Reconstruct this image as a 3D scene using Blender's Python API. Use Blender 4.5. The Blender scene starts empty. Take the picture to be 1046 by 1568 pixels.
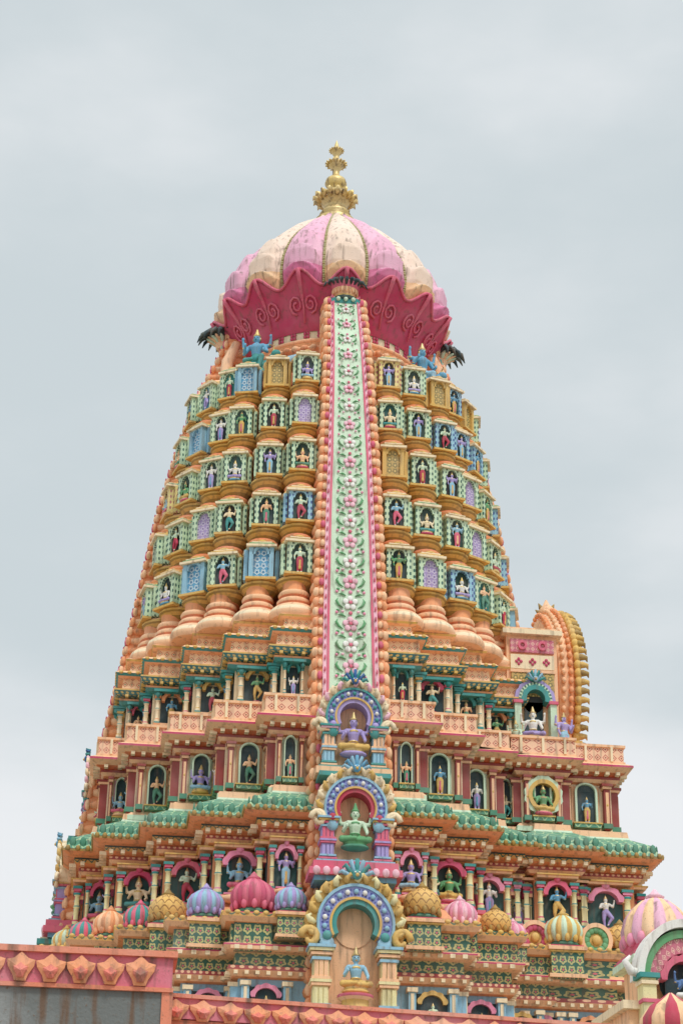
import bpy, math, random
import numpy as np
from mathutils import Vector, Matrix
random.seed(11)
PI=math.pi
sc=bpy.context.scene
COL=sc.collection
sc.view_settings.view_transform='Standard'
sc.view_settings.look='None'
sc.view_settings.exposure=0
# ------------------------------------------------------------------ materials
MATS={}
def lin(c):
    c=c/255.0
    return c/12.92 if c<=0.04045 else ((c+0.055)/1.055)**2.4
def L3(rgb): return (lin(rgb[0]),lin(rgb[1]),lin(rgb[2]),1)
def mk(name,rgb,rough=.7,var=.18,pat=None,rgb2=None,sx=5,sy=5,rgb3=None,metal=0,bump=.35):
    m=bpy.data.materials.new(name); m.use_nodes=True
    nt=m.node_tree; N=nt.nodes; Lk=nt.links
    b=N['Principled BSDF']; b.inputs['Roughness'].default_value=rough; b.inputs['Metallic'].default_value=metal
    def nd(t,**k):
        n=N.new(t)
        for a,v in k.items(): setattr(n,a,v)
        return n
    def math_(op,a,bb=None,c=None):
        n=nd('ShaderNodeMath',operation=op)
        for i,x in enumerate((a,bb,c)):
            if x is None: continue
            if isinstance(x,(int,float)): n.inputs[i].default_value=x
            else: Lk.new(x,n.inputs[i])
        return n.outputs[0]
    def mix(f,a,bb,bt='MIX'):
        n=nd('ShaderNodeMix',data_type='RGBA',blend_type=bt)
        for i,x in ((0,f),(6,a),(7,bb)):
            if isinstance(x,(int,float)): n.inputs[i].default_value=x
            elif isinstance(x,tuple): n.inputs[i].default_value=x
            else: Lk.new(x,n.inputs[i])
        return n.outputs[2]
    geo=nd('ShaderNodeNewGeometry')
    col=L3(rgb)
    if pat:
        uv=nd('ShaderNodeUVMap'); sp=nd('ShaderNodeSeparateXYZ'); Lk.new(uv.outputs[0],sp.inputs[0])
        u=math_('MULTIPLY',sp.outputs[0],sx); v=math_('MULTIPLY',sp.outputs[1],sy)
        fu=math_('SUBTRACT',math_('FRACT',u),.5); fv=math_('SUBTRACT',math_('FRACT',v),.5)
        d=math_('SQRT',math_('ADD',math_('MULTIPLY',fu,fu),math_('MULTIPLY',fv,fv)))
        if pat=='dots': f=math_('LESS_THAN',d,.28)
        elif pat=='rings':
            ang=math_('ARCTAN2',fv,fu)
            w=math_('MULTIPLY',math_('SINE',math_('MULTIPLY',ang,5)),.06)
            dd=math_('ADD',d,w)
            f=math_('MULTIPLY',math_('GREATER_THAN',dd,.22),math_('LESS_THAN',dd,.42))
            f3=math_('LESS_THAN',d,.12)
        elif pat=='scales':
            a=math_('ABSOLUTE',math_('SINE',math_('MULTIPLY',math_('ADD',u,math_('MULTIPLY',math_('FLOOR',v),.5)),PI)))
            q=math_('FRACT',v)
            f=math_('LESS_THAN',math_('ABSOLUTE',math_('SUBTRACT',q,math_('MULTIPLY',a,.7))),.14)
        elif pat=='diamond':
            s=math_('ADD',math_('ABSOLUTE',fu),math_('ABSOLUTE',fv))
            f=math_('MULTIPLY',math_('GREATER_THAN',s,.28),math_('LESS_THAN',s,.42)); f3=math_('LESS_THAN',s,.13)
        elif pat=='wave':
            w=math_('MULTIPLY',math_('SINE',math_('MULTIPLY',u,2*PI)),.25)
            f=math_('LESS_THAN',math_('ABSOLUTE',math_('SUBTRACT',fv,w)),.14)
        col=mix(f,col,L3(rgb2))
        if rgb3 and pat in('rings','diamond'): col=mix(f3,col,L3(rgb3))
    n1=nd('ShaderNodeTexNoise'); n1.inputs['Scale'].default_value=1.7; n1.inputs['Detail'].default_value=6
    Lk.new(geo.outputs['Position'],n1.inputs['Vector'])
    mp=nd('ShaderNodeMapping'); mp.inputs['Scale'].default_value=(7,7,.9); Lk.new(geo.outputs['Position'],mp.inputs[0])
    n2=nd('ShaderNodeTexNoise'); n2.inputs['Scale'].default_value=1.5; n2.inputs['Detail'].default_value=5; Lk.new(mp.outputs[0],n2.inputs['Vector'])
    n3=nd('ShaderNodeTexNoise'); n3.inputs['Scale'].default_value=38; n3.inputs['Detail'].default_value=3; Lk.new(geo.outputs['Position'],n3.inputs['Vector'])
    mr=nd('ShaderNodeMapRange'); Lk.new(n1.outputs[0],mr.inputs[0]); mr.inputs[1].default_value=.35; mr.inputs[2].default_value=.7; mr.inputs[3].default_value=0; mr.inputs[4].default_value=var*1.5
    fade=tuple(min(1,x*.6+.32) for x in L3(rgb)[:3])+(1,)
    c1=mix(mr.outputs[0],col,fade)
    mr2=nd('ShaderNodeMapRange'); Lk.new(n2.outputs[0],mr2.inputs[0]); mr2.inputs[1].default_value=.52; mr2.inputs[2].default_value=.78; mr2.inputs[3].default_value=0; mr2.inputs[4].default_value=var*3.8
    c2=mix(mr2.outputs[0],c1,(.17,.11,.075,1))
    mr3=nd('ShaderNodeMapRange'); Lk.new(n3.outputs[0],mr3.inputs[0]); mr3.inputs[1].default_value=.6; mr3.inputs[2].default_value=.75; mr3.inputs[3].default_value=0; mr3.inputs[4].default_value=var*2
    c3=mix(mr3.outputs[0],c2,(.2,.14,.1,1))
    Lk.new(c3,b.inputs['Base Color'])
    bp=nd('ShaderNodeBump'); bp.inputs['Strength'].default_value=bump; bp.inputs['Distance'].default_value=.012
    Lk.new(n3.outputs[0],bp.inputs['Height']); Lk.new(bp.outputs[0],b.inputs['Normal'])
    MATS[name]=m
mk('peach',(250,198,152)); mk('orange',(243,164,110)); mk('deep_orange',(228,128,80)); mk('cream',(248,226,186))
mk('magenta',(202,62,104)); mk('pink',(234,142,172)); mk('lightpink',(244,190,204)); mk('rose',(222,98,126))
mk('mint',(208,232,202)); mk('green',(76,142,114)); mk('darkgreen',(24,64,56)); mk('teal',(52,150,146))
mk('tealdark',(18,54,60)); mk('paleyellow',(238,228,170)); mk('brown',(152,62,56)); mk('gold',(222,180,92))
mk('olive',(166,132,56)); mk('lilac',(172,156,212)); mk('blue',(96,164,198)); mk('deepblue',(50,104,164)); mk('white',(238,236,228))
mk('black',(20,24,26)); mk('skyblue',(146,194,216)); mk('leafgreen',(96,164,108)); mk('crimson',(188,48,76))
mk('gilt',(222,192,116),rough=.45,metal=.4,var=.35); mk('hoodgrey',(74,84,76)); mk('reliefteal',(30,88,84))
mk('p_greenscale',(82,148,120),pat='scales',rgb2=(176,206,158),sx=5.5,sy=7)
mk('p_scroll',(50,104,88),pat='rings',rgb2=(200,192,128),rgb3=(216,98,112),sx=6.2,sy=6.2)
mk('p_lattice',(248,202,166),pat='diamond',rgb2=(194,100,86),rgb3=(150,66,60),sx=6,sy=6)
mk('p_teal',(42,112,112),pat='dots',rgb2=(228,192,104),sx=9,sy=12)
mk('p_gold',(214,160,84),pat='wave',rgb2=(54,100,80),sx=7,sy=9)
mk('p_cream',(246,212,166),pat='diamond',rgb2=(200,110,82),rgb3=(80,136,100),sx=7,sy=7)
mk('p_red',(166,64,62),pat='dots',rgb2=(244,196,154),sx=9,sy=11)
mk('p_mintdots',(206,230,194),pat='dots',rgb2=(28,92,82),sx=13,sy=8)
mk('p_yellowdots',(236,216,140),pat='dots',rgb2=(170,74,90),sx=13,sy=8)
mk('p_bluedots',(154,202,220),pat='dots',rgb2=(44,74,146),sx=13,sy=8)
mk('p_pinklat',(208,112,132),pat='diamond',rgb2=(244,200,184),rgb3=(244,226,184),sx=9,sy=9)
mk('p_goldlat',(200,168,92),pat='rings',rgb2=(120,112,62),rgb3=(236,214,136),sx=8,sy=8)
mk('p_bluelat',(84,162,204),pat='rings',rgb2=(216,228,232),rgb3=(34,80,136),sx=8,sy=8)
mk('p_lilac',(174,152,204),pat='rings',rgb2=(214,204,226),rgb3=(106,84,158),sx=9,sy=9)
mk('p_bluebead',(140,150,208),pat='dots',rgb2=(64,74,160),sx=12,sy=12)
mk('p_goldscale',(230,184,100),pat='scales',rgb2=(160,112,50),sx=7,sy=9)
mk('petalpink',(222,120,136),var=.32); mk('petalorange',(240,158,110),var=.32); mk('cream_f',(230,122,102),var=.32); mk('wallorange',(232,140,108),var=.32)
mk('concrete',(118,122,120),var=.5,rough=.9,bump=.6); mk('stone',(150,126,112),var=.5,rough=.9,bump=.5)
mk('ground',(140,130,116),var=.4,rough=.95)
mk('domepeach',(246,202,152),var=.26); mk('domepink',(226,124,168),var=.24); mk('domepeach2',(242,214,192),var=.26); mk('domepink2',(234,174,198),var=.26)
mk('domerope',(176,170,116))
# ------------------------------------------------------------------ mesh builder
class MB:
    def __init__(s): s.v=[];s.f=[];s.m=[];s.uv=[];s.sm=[];s.names=[]
    def mi(s,n):
        if n not in s.names: s.names.append(n)
        return s.names.index(n)
    def add(s,vs,fs,mat,M=None,smooth=False,uvs=None):
        o=len(s.v)
        P=[Vector(p) for p in vs]
        T=[M@p for p in P] if M is not None else P
        s.v+= [tuple(p) for p in T]
        for i,f in enumerate(fs):
            s.f.append([o+j for j in f])
            s.m.append(s.mi(mat[i] if isinstance(mat,list) else mat)); s.sm.append(smooth)
            s.uv.append(uvs[i] if uvs else [(P[j].x+P[j].y,P[j].z) for j in f])
    def mesh(s,name):
        me=bpy.data.meshes.new(name); me.from_pydata(s.v,[],s.f)
        for n in s.names: me.materials.append(MATS[n])
        me.polygons.foreach_set('material_index',s.m); me.polygons.foreach_set('use_smooth',s.sm)
        ul=me.uv_layers.new(name='UVMap'); ul.data.foreach_set('uv',[c for f in s.uv for p in f for c in p])
        me.update(); return me
    def obj(s,name,parent=None): return inst(name,s.mesh(name),parent)
    def box(s,c,d,mat,M=None,taper=1.0):
        x,y,z=c; a,b,h=d[0]/2,d[1]/2,d[2]/2; t=taper
        v=[(x-a,y-b,z-h),(x+a,y-b,z-h),(x+a,y+b,z-h),(x-a,y+b,z-h),(x-a*t,y-b*t,z+h),(x+a*t,y-b*t,z+h),(x+a*t,y+b*t,z+h),(x-a*t,y+b*t,z+h)]
        s.add(v,[(0,3,2,1),(4,5,6,7),(0,1,5,4),(1,2,6,5),(2,3,7,6),(3,0,4,7)],mat,M)
    def lathe(s,prof,n,mat,M=None,smooth=True,lobes=0,amp=0,cmats=None,a0=0):
        vs=[];fs=[];ms=[];uvs=[]
        for (r,z) in prof:
            for i in range(n):
                a=2*PI*i/n+a0
                rr=r*(1+amp*(abs(math.sin(lobes*(a-a0)/2))-.6)) if lobes else r
                vs.append((rr*math.cos(a),rr*math.sin(a),z))
        for j in range(len(prof)-1):
            for i in range(n):
                k=(i+1)%n
                fs.append((j*n+i,j*n+k,(j+1)*n+k,(j+1)*n+i))
                uvs.append([(2*PI*.3*i/n,prof[j][1]),(2*PI*.3*(i+1)/n,prof[j][1]),(2*PI*.3*(i+1)/n,prof[j+1][1]),(2*PI*.3*i/n,prof[j+1][1])])
                if cmats: ms.append(cmats[int(i*lobes/n)%len(cmats)])
                elif isinstance(mat,list): ms.append(mat[min(j,len(mat)-1)])
                else: ms.append(mat)
        s.add(vs,fs,ms,M,smooth,uvs)
        m0=ms[0]; m1=ms[-1]
        s.add(vs[:n],[tuple(reversed(range(n)))],m0,M); s.add(vs[-n:],[tuple(range(n))],m1,M)
    def ell(s,c,r,mat,M=None,nu=10,nv=6):
        vs=[(c[0],c[1],c[2]-r[2])];fs=[]
        for j in range(1,nv):
            t=PI*j/nv-PI/2
            for i in range(nu):
                a=2*PI*i/nu; vs.append((c[0]+r[0]*math.cos(t)*math.cos(a),c[1]+r[1]*math.cos(t)*math.sin(a),c[2]+r[2]*math.sin(t)))
        vs.append((c[0],c[1],c[2]+r[2])); e=len(vs)-1
        for i in range(nu):
            k=(i+1)%nu
            fs.append((0,1+k,1+i)); fs.append((e,1+(nv-2)*nu+i,1+(nv-2)*nu+k))
            for j in range(nv-2): fs.append((1+j*nu+i,1+j*nu+k,1+(j+1)*nu+k,1+(j+1)*nu+i))
        s.add(vs,fs,mat,M,True)
    def tube(s,pts,rs,mat,M=None,n=6):
        pts=[Vector(p) for p in pts]
        if not isinstance(rs,(list,tuple)): rs=[rs]*len(pts)
        vs=[];fs=[]
        for i,p in enumerate(pts):
            t=(pts[min(i+1,len(pts)-1)]-pts[max(i-1,0)])
            if t.length<1e-6: t=Vector((0,0,1))
            t.normalize()
            a=t.cross(Vector((0,1,0)))
            if a.length<.1: a=t.cross(Vector((1,0,0)))
            a.normalize(); b=t.cross(a)
            for k in range(n):
                q=2*PI*k/n; vs.append(tuple(p+rs[i]*(math.cos(q)*a+math.sin(q)*b)))
        for i in range(len(pts)-1):
            for k in range(n):
                l=(k+1)%n; fs.append((i*n+k,i*n+l,(i+1)*n+l,(i+1)*n+k))
        fs.append(tuple(reversed(range(n)))); fs.append(tuple(range((len(pts)-1)*n,len(pts)*n)))
        s.add(vs,fs,mat,M,True)
    def arch(s,cx,cz,ri,ro,y0,y1,mat,a0=0,a1=PI,n=18,M=None,ez=1.0,scal=0,ns=9):
        vs=[];fs=[];uvs=[]
        for i in range(n+1):
            t=a0+(a1-a0)*i/n
            k=scal*abs(math.sin(ns*(t-a0)/(a1-a0)*PI))
            for r,y in((ri,y0),(ro+k,y0),(ro+k,y1),(ri,y1)):
                vs.append((cx+r*math.cos(t),y,cz+r*math.sin(t)*ez))
        q=lambda i,r:((a1-a0)*i/n*ro,r)
        for i in range(n):
            a=4*i;b=4*(i+1)
            fs+= [(a,a+1,b+1,b),(a+1,a+2,b+2,b+1),(a+2,a+3,b+3,b+2),(a+3,a,b,b+3)]
            uvs+=[[q(i,0),q(i,ro-ri),q(i+1,ro-ri),q(i+1,0)],[q(i,0),q(i,.1),q(i+1,.1),q(i+1,0)],[q(i,0),q(i,.1),q(i+1,.1),q(i+1,0)],[q(i,0),q(i,.1),q(i+1,.1),q(i+1,0)]]
        fs+=[(0,3,2,1),(4*n,4*n+1,4*n+2,4*n+3)]; uvs+=[[(0,0)]*4]*2
        s.add(vs,fs,mat,M,False,uvs)
    def disc(s,cx,cz,r,y,mat,M=None,n=20,zmin=None):
        vs=[]
        for i in range(n):
            t=2*PI*i/n; z=cz+r*math.sin(t)
            if zmin is not None: z=max(z,zmin)
            vs.append((cx+r*math.cos(t),y,z))
        s.add(vs,[tuple(range(n))],mat,M)
def inst(name,me,parent=None,M=None):
    o=bpy.data.objects.new(name,me); COL.objects.link(o)
    if M is not None: o.matrix_basis=M
    if parent is not None: o.parent=parent
    return o
def empty(name,loc=(0,0,0)):
    e=bpy.data.objects.new(name,None); e.empty_display_size=.5; COL.objects.link(e); return e
def T(x,y,z): return Matrix.Translation((x,y,z))
def RZ(a): return Matrix.Rotation(a,4,'Z')
def S(x,y,z): return Matrix.Diagonal((x,y,z,1))
def interp(tab,z):
    if z<=tab[0][0]: return tab[0][1]
    for (a,b),(c,d) in zip(tab,tab[1:]):
        if z<=c: return b+(d-b)*(z-a)/(c-a)
    return tab[-1][1]
# ------------------------------------------------------------------ figures
def caps_mesh(prims):
    mb=MB()
    for p in prims:
        if p[0]=='e': mb.ell(p[1],p[2],'x',None,14,9)
        else:
            a,b,r1,r2=Vector(p[1]),Vector(p[2]),p[3],p[4]
            d=(b-a); L=max(d.length,1e-4); d.normalize()
            q=d.to_track_quat('Z','Y').to_matrix().to_4x4(); M=Matrix.Translation(a)@q
            prof=[]
            for i in range(5): t=-PI/2+PI/2*i/4; prof.append((max(r1*math.cos(t),.0005),r1*math.sin(t)))
            for i in range(5): t=PI/2*i/4; prof.append((max(r2*math.cos(t),.0005),L+r2*math.sin(t)))
            mb.lathe(prof,12,'x',M)
    me=bpy.data.meshes.new('t'); me.from_pydata(mb.v,[],mb.f); me.update(); return me
def figure(prims,voxel):
    me=caps_mesh(prims); ob=bpy.data.objects.new('t',me); COL.objects.link(ob)
    md=ob.modifiers.new('r','REMESH'); md.mode='VOXEL'; md.voxel_size=voxel; md.use_smooth_shade=True
    sm=ob.modifiers.new('s','SMOOTH'); sm.factor=.5; sm.iterations=1
    dg=bpy.context.evaluated_depsgraph_get(); out=bpy.data.meshes.new_from_object(ob.evaluated_get(dg))
    bpy.data.objects.remove(ob)
    n=len(out.polygons); c=np.zeros(n*3); out.polygons.foreach_get('center',c); c=c.reshape(-1,3)
    best=np.full(n,1e9); idx=np.zeros(n,int)
    for p in prims:
        if p[0]=='e':
            r=np.array(p[2]); d=(np.linalg.norm((c-np.array(p[1]))/r,axis=1)-1)*r.min(); m=p[3]
        else:
            a=np.array(p[1]);b=np.array(p[2]); ab=b-a; t=np.clip(((c-a)@ab)/max(ab@ab,1e-9),0,1)
            d=np.linalg.norm(c-(a+t[:,None]*ab),axis=1)-(p[3]+(p[4]-p[3])*t); m=p[5]
        k=d<best; best[k]=d[k]; idx[k]=m
    out.polygons.foreach_set('use_smooth',[True]*n)
    for _ in range(6): out.materials.append(None)
    out.polygons.foreach_set('material_index',idx.tolist()); out.update(); return out
# slots 0 skin 1 cloth 2 gold 3 hair 4 cloth2 5 dark(eyes)
def head(x,z,y=0,h=.062):
    return [('e',(x,y,z),(h*.86,h*.92,h*1.12),0),('c',(x,y,z-h*1.5),(x,y,z-h*.5),h*.5,h*.5,0),
      ('e',(x,y-h*.95,z-h*.1),(h*.16,h*.22,h*.26),0),('e',(x-h*.36,y-h*.8,z+h*.16),(h*.17,h*.14,h*.1),5),('e',(x+h*.36,y-h*.8,z+h*.16),(h*.17,h*.14,h*.1),5),
      ('e',(x,y-h*.84,z-h*.5),(h*.26,h*.12,h*.1),4),
      ('e',(x,y+h*.35,z+h*.2),(h*1.0,h*.9,h*1.1),3),('e',(x-h*.95,y,z-h*.1),(h*.2,h*.25,h*.45),2),('e',(x+h*.95,y,z-h*.1),(h*.2,h*.25,h*.45),2),
      ('c',(x,y,z+h*.75),(x,y,z+h*2.5),h*.78,h*.22,2),('e',(x,y,z+h*.8),(h*1.0,h*1.0,h*.28),2)]
def arms(sh,pairs,z0):
    out=[]
    for (e,hd) in pairs:
        s=sh if e[0]>0 else -sh
        out+=[('c',(s,0,z0),e,.042,.034,0),('c',e,hd,.034,.022,0),('e',e,(.04,.04,.022),2),('e',(hd[0],hd[1]-.01,hd[2]+.015),(.024,.022,.032),0)]
        for k in range(4): out.append(('c',hd,(hd[0]+(k-1.5)*.013,hd[1]-.015,hd[2]+.055-.006*abs(k-1.5)),.009,.007,0))
        out.append(('c',hd,(hd[0]+(-.035 if hd[0]>0 else .035),hd[1]-.01,hd[2]+.025),.009,.007,0))
    return out
def fstand(a=.0,four=False,dance=False):
    p=[('c',(0,0,.5),(0,0,.56),.095,.085,1),('c',(0,0,.58),(0,-.005,.7),.078,.1,0),('c',(-.11,0,.735),(.11,0,.735),.048,.048,0),
       ('e',(0,-.07,.735),(.07,.03,.025),2),('e',(0,0,.575),(.1,.085,.022),2)]
    if dance:
        p+=[('c',(.06,0,.48),(.17,-.08,.32),.078,.06,1),('c',(.17,-.08,.32),(.05,-.05,.14),.052,.034,1),('c',(-.05,0,.48),(-.08,-.02,.27),.08,.056,1),('c',(-.08,-.02,.27),(-.05,0,.05),.05,.036,1),('e',(.03,-.09,.1),(.03,.055,.022),0),('e',(-.05,-.04,.025),(.033,.065,.025),0)]
    else:
        p+=[('c',(.055,0,.48),(.065,-.015,.27),.08,.06,1),('c',(.065,-.015,.27),(.06,0,.06),.052,.045,1),('c',(-.055,0,.48),(-.065,-.015,.27),.08,.06,1),('c',(-.065,-.015,.27),(-.06,0,.06),.052,.045,1),
            ('e',(.065,-.04,.025),(.033,.065,.025),0),('e',(-.065,-.04,.025),(.033,.065,.025),0),('c',(0,-.06,.5),(0,-.05,.16),.03,.04,4)]
    ar=[((.2,-.02,.6),(.17,-.13,.68)),((-.2,-.02,.6),(-.19,-.06,.46))]
    if dance: ar=[((.22,-.02,.66),(.26,-.06,.82)),((-.2,-.04,.62),(-.1,-.14,.62))]
    if four: ar+=[((.24,.02,.7),(.25,.0,.86)),((-.24,.02,.7),(-.25,.0,.86))]
    p+=arms(.14,ar,.73)+head(0,.86)
    p+=[('e',(0,0,0),(.16,.11,.03),4)]
    return p
def fseat(four=True):
    p=[('e',(0,-.02,.06),(.27,.18,.06),4),('e',(0,-.02,.12),(.22,.16,.04),2),
       ('c',(0,.02,.2),(0,.02,.26),.11,.095,1),('c',(0,.01,.3),(0,0,.44),.088,.115,0),('c',(-.13,0,.5),(.13,0,.5),.055,.055,0),
       ('c',(.08,0,.2),(.25,-.1,.19),.085,.062,1),('c',(.25,-.1,.19),(.02,-.17,.17),.055,.038,1),('c',(-.08,0,.2),(-.25,-.1,.19),.085,.062,1),('c',(-.25,-.1,.19),(-.02,-.19,.19),.055,.038,1),
       ('e',(0,-.08,.49),(.085,.035,.03),2),('e',(0,0,.3),(.105,.1,.025),2)]
    ar=[((.22,-.05,.34),(.2,-.17,.27)),((-.22,-.05,.34),(-.17,-.17,.4))]
    if four: ar+=[((.27,.02,.48),(.29,-.02,.66)),((-.27,.02,.48),(-.29,-.02,.66))]
    p+=arms(.16,ar,.49)+head(0,.66,0,.082)
    return p
def fmount():   # crowned figure seated on a bull
    p=[('c',(-.22,0,.2),(.2,0,.22),.13,.12,4),('c',(.2,0,.24),(.34,-.04,.38),.09,.07,4),('e',(.4,-.08,.42),(.09,.06,.065),4),('c',(.36,-.1,.47),(.38,-.14,.56),.02,.008,2),('c',(.34,0,.47),(.34,.05,.56),.02,.008,2),
       ('c',(-.2,-.08,.1),(-.1,-.14,.03),.05,.035,4),('c',(.14,-.1,.1),(.26,-.14,.03),.05,.035,4),('c',(-.3,0,.2),(-.34,-.02,.04),.025,.015,4),
       ('c',(0,0,.38),(0,0,.44),.1,.09,1),('c',(0,0,.46),(0,-.01,.6),.085,.11,0),('c',(-.12,0,.64),(.12,0,.64),.052,.052,0),
       ('c',(.04,0,.36),(.15,-.15,.36),.075,.055,1),('c',(.15,-.15,.36),(.12,-.18,.14),.05,.035,1),('c',(-.05,0,.36),(-.17,-.12,.33),.075,.055,1),('c',(-.17,-.12,.33),(-.03,-.2,.3),.048,.035,1)]
    p+=arms(.15,[((.22,-.05,.5),(.19,-.17,.46)),((-.22,-.05,.5),(-.17,-.15,.6)),((.25,.02,.64),(.27,0,.8)),((-.25,.02,.64),(-.27,0,.8))],.63)+head(0,.79,0,.075)
    return p
FB={'stand':figure(fstand(),.02),'four':figure(fstand(four=True),.02),'dance':figure(fstand(dance=True),.02),'seat':figure(fseat(),.02)}
BIG={'seat':figure(fseat(),.011),'mount':figure(fmount(),.011),'stand':figure(fstand(four=True),.012),'seat2':figure(fseat(False),.011)}
SETS=[('skyblue','rose','gilt','black','peach','black'),('peach','green','gilt','black','rose','black'),('white','lilac','gilt','black','blue','black'),
      ('mint','crimson','gilt','black','gold','black'),('blue','gold','gilt','black','rose','black'),('cream','teal','gilt','black','magenta','black'),('leafgreen','gold','gilt','black','rose','black'),
      ('lilac','skyblue','gilt','black','gold','black')]
def fig_variant(base,st,name):
    me=base.copy(); me.name=name
    for i,n in enumerate(st): me.materials[i]=MATS[n]
    return me
FIG=[]
for k in ('stand','four','dance','seat'):
    for i,st in enumerate(SETS): FIG.append((k,fig_variant(FB[k],st,'figure_%s_%d'%(k,i))))
def rand_fig(kinds): return random.choice([m for k,m in FIG if k in kinds])
def big_statue(kind,st,M):
    return inst('deity_statue',fig_variant(BIG[kind],st,'deity_statue'),None,M)
# ------------------------------------------------------------------ plan polygons
LQ=[(1.5,-4.9),(1.5,-4.3),(2.5,-4.3),(2.5,-3.4),(3.4,-3.4),(3.4,-2.5),(4.3,-2.5),(4.3,-1.5),(4.9,-1.5)]
def rot90(p,n):
    x,y=p
    for _ in range(n): x,y=-y,x
    return (x,y)
def poly(k,porch):
    P=[]
    sc_=lambda p:(p[0]*k,p[1]*k)
    if not porch:
        for q in range(4): P+=[rot90(sc_(p),q) for p in LQ]
        return P
    e=(1-k)*5; py=3.0-e; px=6.0-e; h=e/2
    P+=[sc_(p) for p in LQ[:5]]
    P+=[(3.4*k,-py),(3.9-h,-py),(3.9-h,-py-.3),(4.75-h,-py-.3),(4.75-h,-py),(px,-py),(px,py),(3.4*k,py)]
    P+=[rot90(sc_(p),1) for p in LQ[4:]]
    for q in (2,3): P+=[rot90(sc_(p),q) for p in LQ]
    return P
def offp(P,o):
    n=len(P);R=[]
    for i in range(n):
        a,b,c=P[i-1],P[i],P[(i+1)%n]
        def nr(p,q):
            dx,dy=q[0]-p[0],q[1]-p[1]; l=math.hypot(dx,dy); return (dy/l,-dx/l)
        n1=nr(a,b);n2=nr(b,c)
        R.append((b[0]+o*(n1[0]+n2[0]),b[1]+o*(n1[1]+n2[1])))
    return R
def loft(mb,P,prof,cap=True):
    n=len(P); rings=[offp(P,o) for _,o,_ in prof]
    for j in range(len(prof)-1):
        A,B=rings[j],rings[j+1]; z0,z1=prof[j][0],prof[j+1][0]
        l=math.hypot(z1-z0,prof[j+1][1]-prof[j][1]); u=0
        for i in range(n):
            k=(i+1)%n; du=math.hypot(P[k][0]-P[i][0],P[k][1]-P[i][1])
            mb.add([(A[i][0],A[i][1],z0),(A[k][0],A[k][1],z0),(B[k][0],B[k][1],z1),(B[i][0],B[i][1],z1)],[(0,1,2,3)],prof[j][2],None,False,[[(u,0),(u+du,0),(u+du,l),(u,l)]])
            u+=du
    if cap: mb.add([(x,y,prof[-1][0]) for x,y in rings[-1]],[tuple(range(n))],prof[-1][2])
def edges(P,o,gap=.85):
    Q=offp(P,o);n=len(Q);out=[]
    for i in range(n):
        a,b=Vector(Q[i]),Vector(Q[(i+1)%n]); L=(b-a).length; d=(b-a)/L; nv=Vector((d.y,-d.x))
        if nv.y>.5: continue
        mid=(a+b)/2
        if L>2.0 and (abs(mid.x)<.01 or (abs(mid.y)<.01 and abs(mid.x)<5.2+o)):
            h=L/2-gap
            out.append((a,a+d*h,nv)); out.append((b-d*h,b,nv))
        else: out.append((a,b,nv))
    return out
def dent(mb,P,o,z,w,dep,h,sp,mat,kind='box'):
    for a,b,nv in edges(P,o,.8):
        L=(b-a).length; n=max(1,int(L/sp)); d=(b-a)/L; phi=math.atan2(nv.x,-nv.y)
        for i in range(n):
            p=a+d*(L*(i+.5)/n); M=T(p.x,p.y,z)@RZ(phi)
            if kind=='box': mb.box((0,-dep/2+.02,0),(w,dep,h),mat,M)
            else: mb.ell((0,-.01,0),(w/2,dep,h/2),mat,M,6,4)
tower=empty('temple_tower')
# ------------------------------------------------------------------ tiers
P1=poly(1.0,True); P2=poly(.94,True); P3=poly(.885,False)
mb=MB()
loft(mb,P1,[(0,.85,'stone'),(.6,.85,'stone'),(.7,.6,'peach'),(4.7,.6,'peach'),(4.72,.72,'peach'),(4.9,.75,'magenta'),(4.95,.66,'peach'),(5.05,.5,'skyblue'),(5.95,.5,'orange'),
  (5.97,.62,'peach'),(6.07,.70,'p_red'),(6.14,.70,'peach'),(6.16,.58,'p_scroll'),(6.38,.58,'peach'),(6.40,.74,'peach'),(6.47,.8,'magenta'),(6.5,.8,'peach'),(6.54,.68,'p_scroll'),
  (6.86,.68,'orange'),(6.88,.78,'peach'),(6.96,.86,'p_gold'),(7.02,.86,'peach'),(7.05,.36,'peach'),(7.2,.4,'orange'),(7.36,.30,'orange'),(7.46,.12,'peach'),(7.5,.1,'peach'),(7.55,.0,'orange'),
  (8.58,.0,'orange'),(8.6,.1,'peach'),(8.66,.16,'p_red'),(8.72,.16,'deep_orange'),(8.74,.1,'orange'),(8.80,.24,'p_gold'),(8.87,.26,'darkgreen'),(8.9,.26,'orange'),(8.92,.40,'orange'),(8.97,.50,'olive'),(9.01,.50,'darkgreen'),(9.03,.46,'p_greenscale'),
  (9.26,.34,'p_greenscale'),(9.46,-.02,'mint'),(9.5,-.04,'peach'),(9.62,-.06,'peach')])
dent(mb,P1,.68,6.44,.09,.16,.07,.22,'cream'); dent(mb,P1,.24,8.77,.08,.14,.07,.2,'cream'); dent(mb,P1,.50,9.02,.10,.03,.12,.15,'olive','leaf')
dent(mb,P1,.66,6.02,.07,.1,.06,.18,'cream'); dent(mb,P1,.84,7.03,.12,.03,.09,.17,'gold','leaf')
dent(mb,P1,.41,9.16,.13,.02,.22,.17,'green','leaf')
mb.obj('lower_tier_walls',tower)
mb=MB()
loft(mb,P2,[(9.5,.12,'mint'),(9.6,.12,'peach'),(9.66,.06,'peach'),(9.68,0,'cream'),(10.6,0,'orange'),(10.62,.1,'peach'),(10.68,.16,'brown'),(10.73,.16,'orange'),(10.75,.1,'deep_orange'),(10.8,.26,'peach'),(10.88,.40,'magenta'),(10.92,.40,'peach'),(10.97,.3,'peach')])
dent(mb,P2,.2,10.77,.08,.14,.06,.2,'cream')
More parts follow.
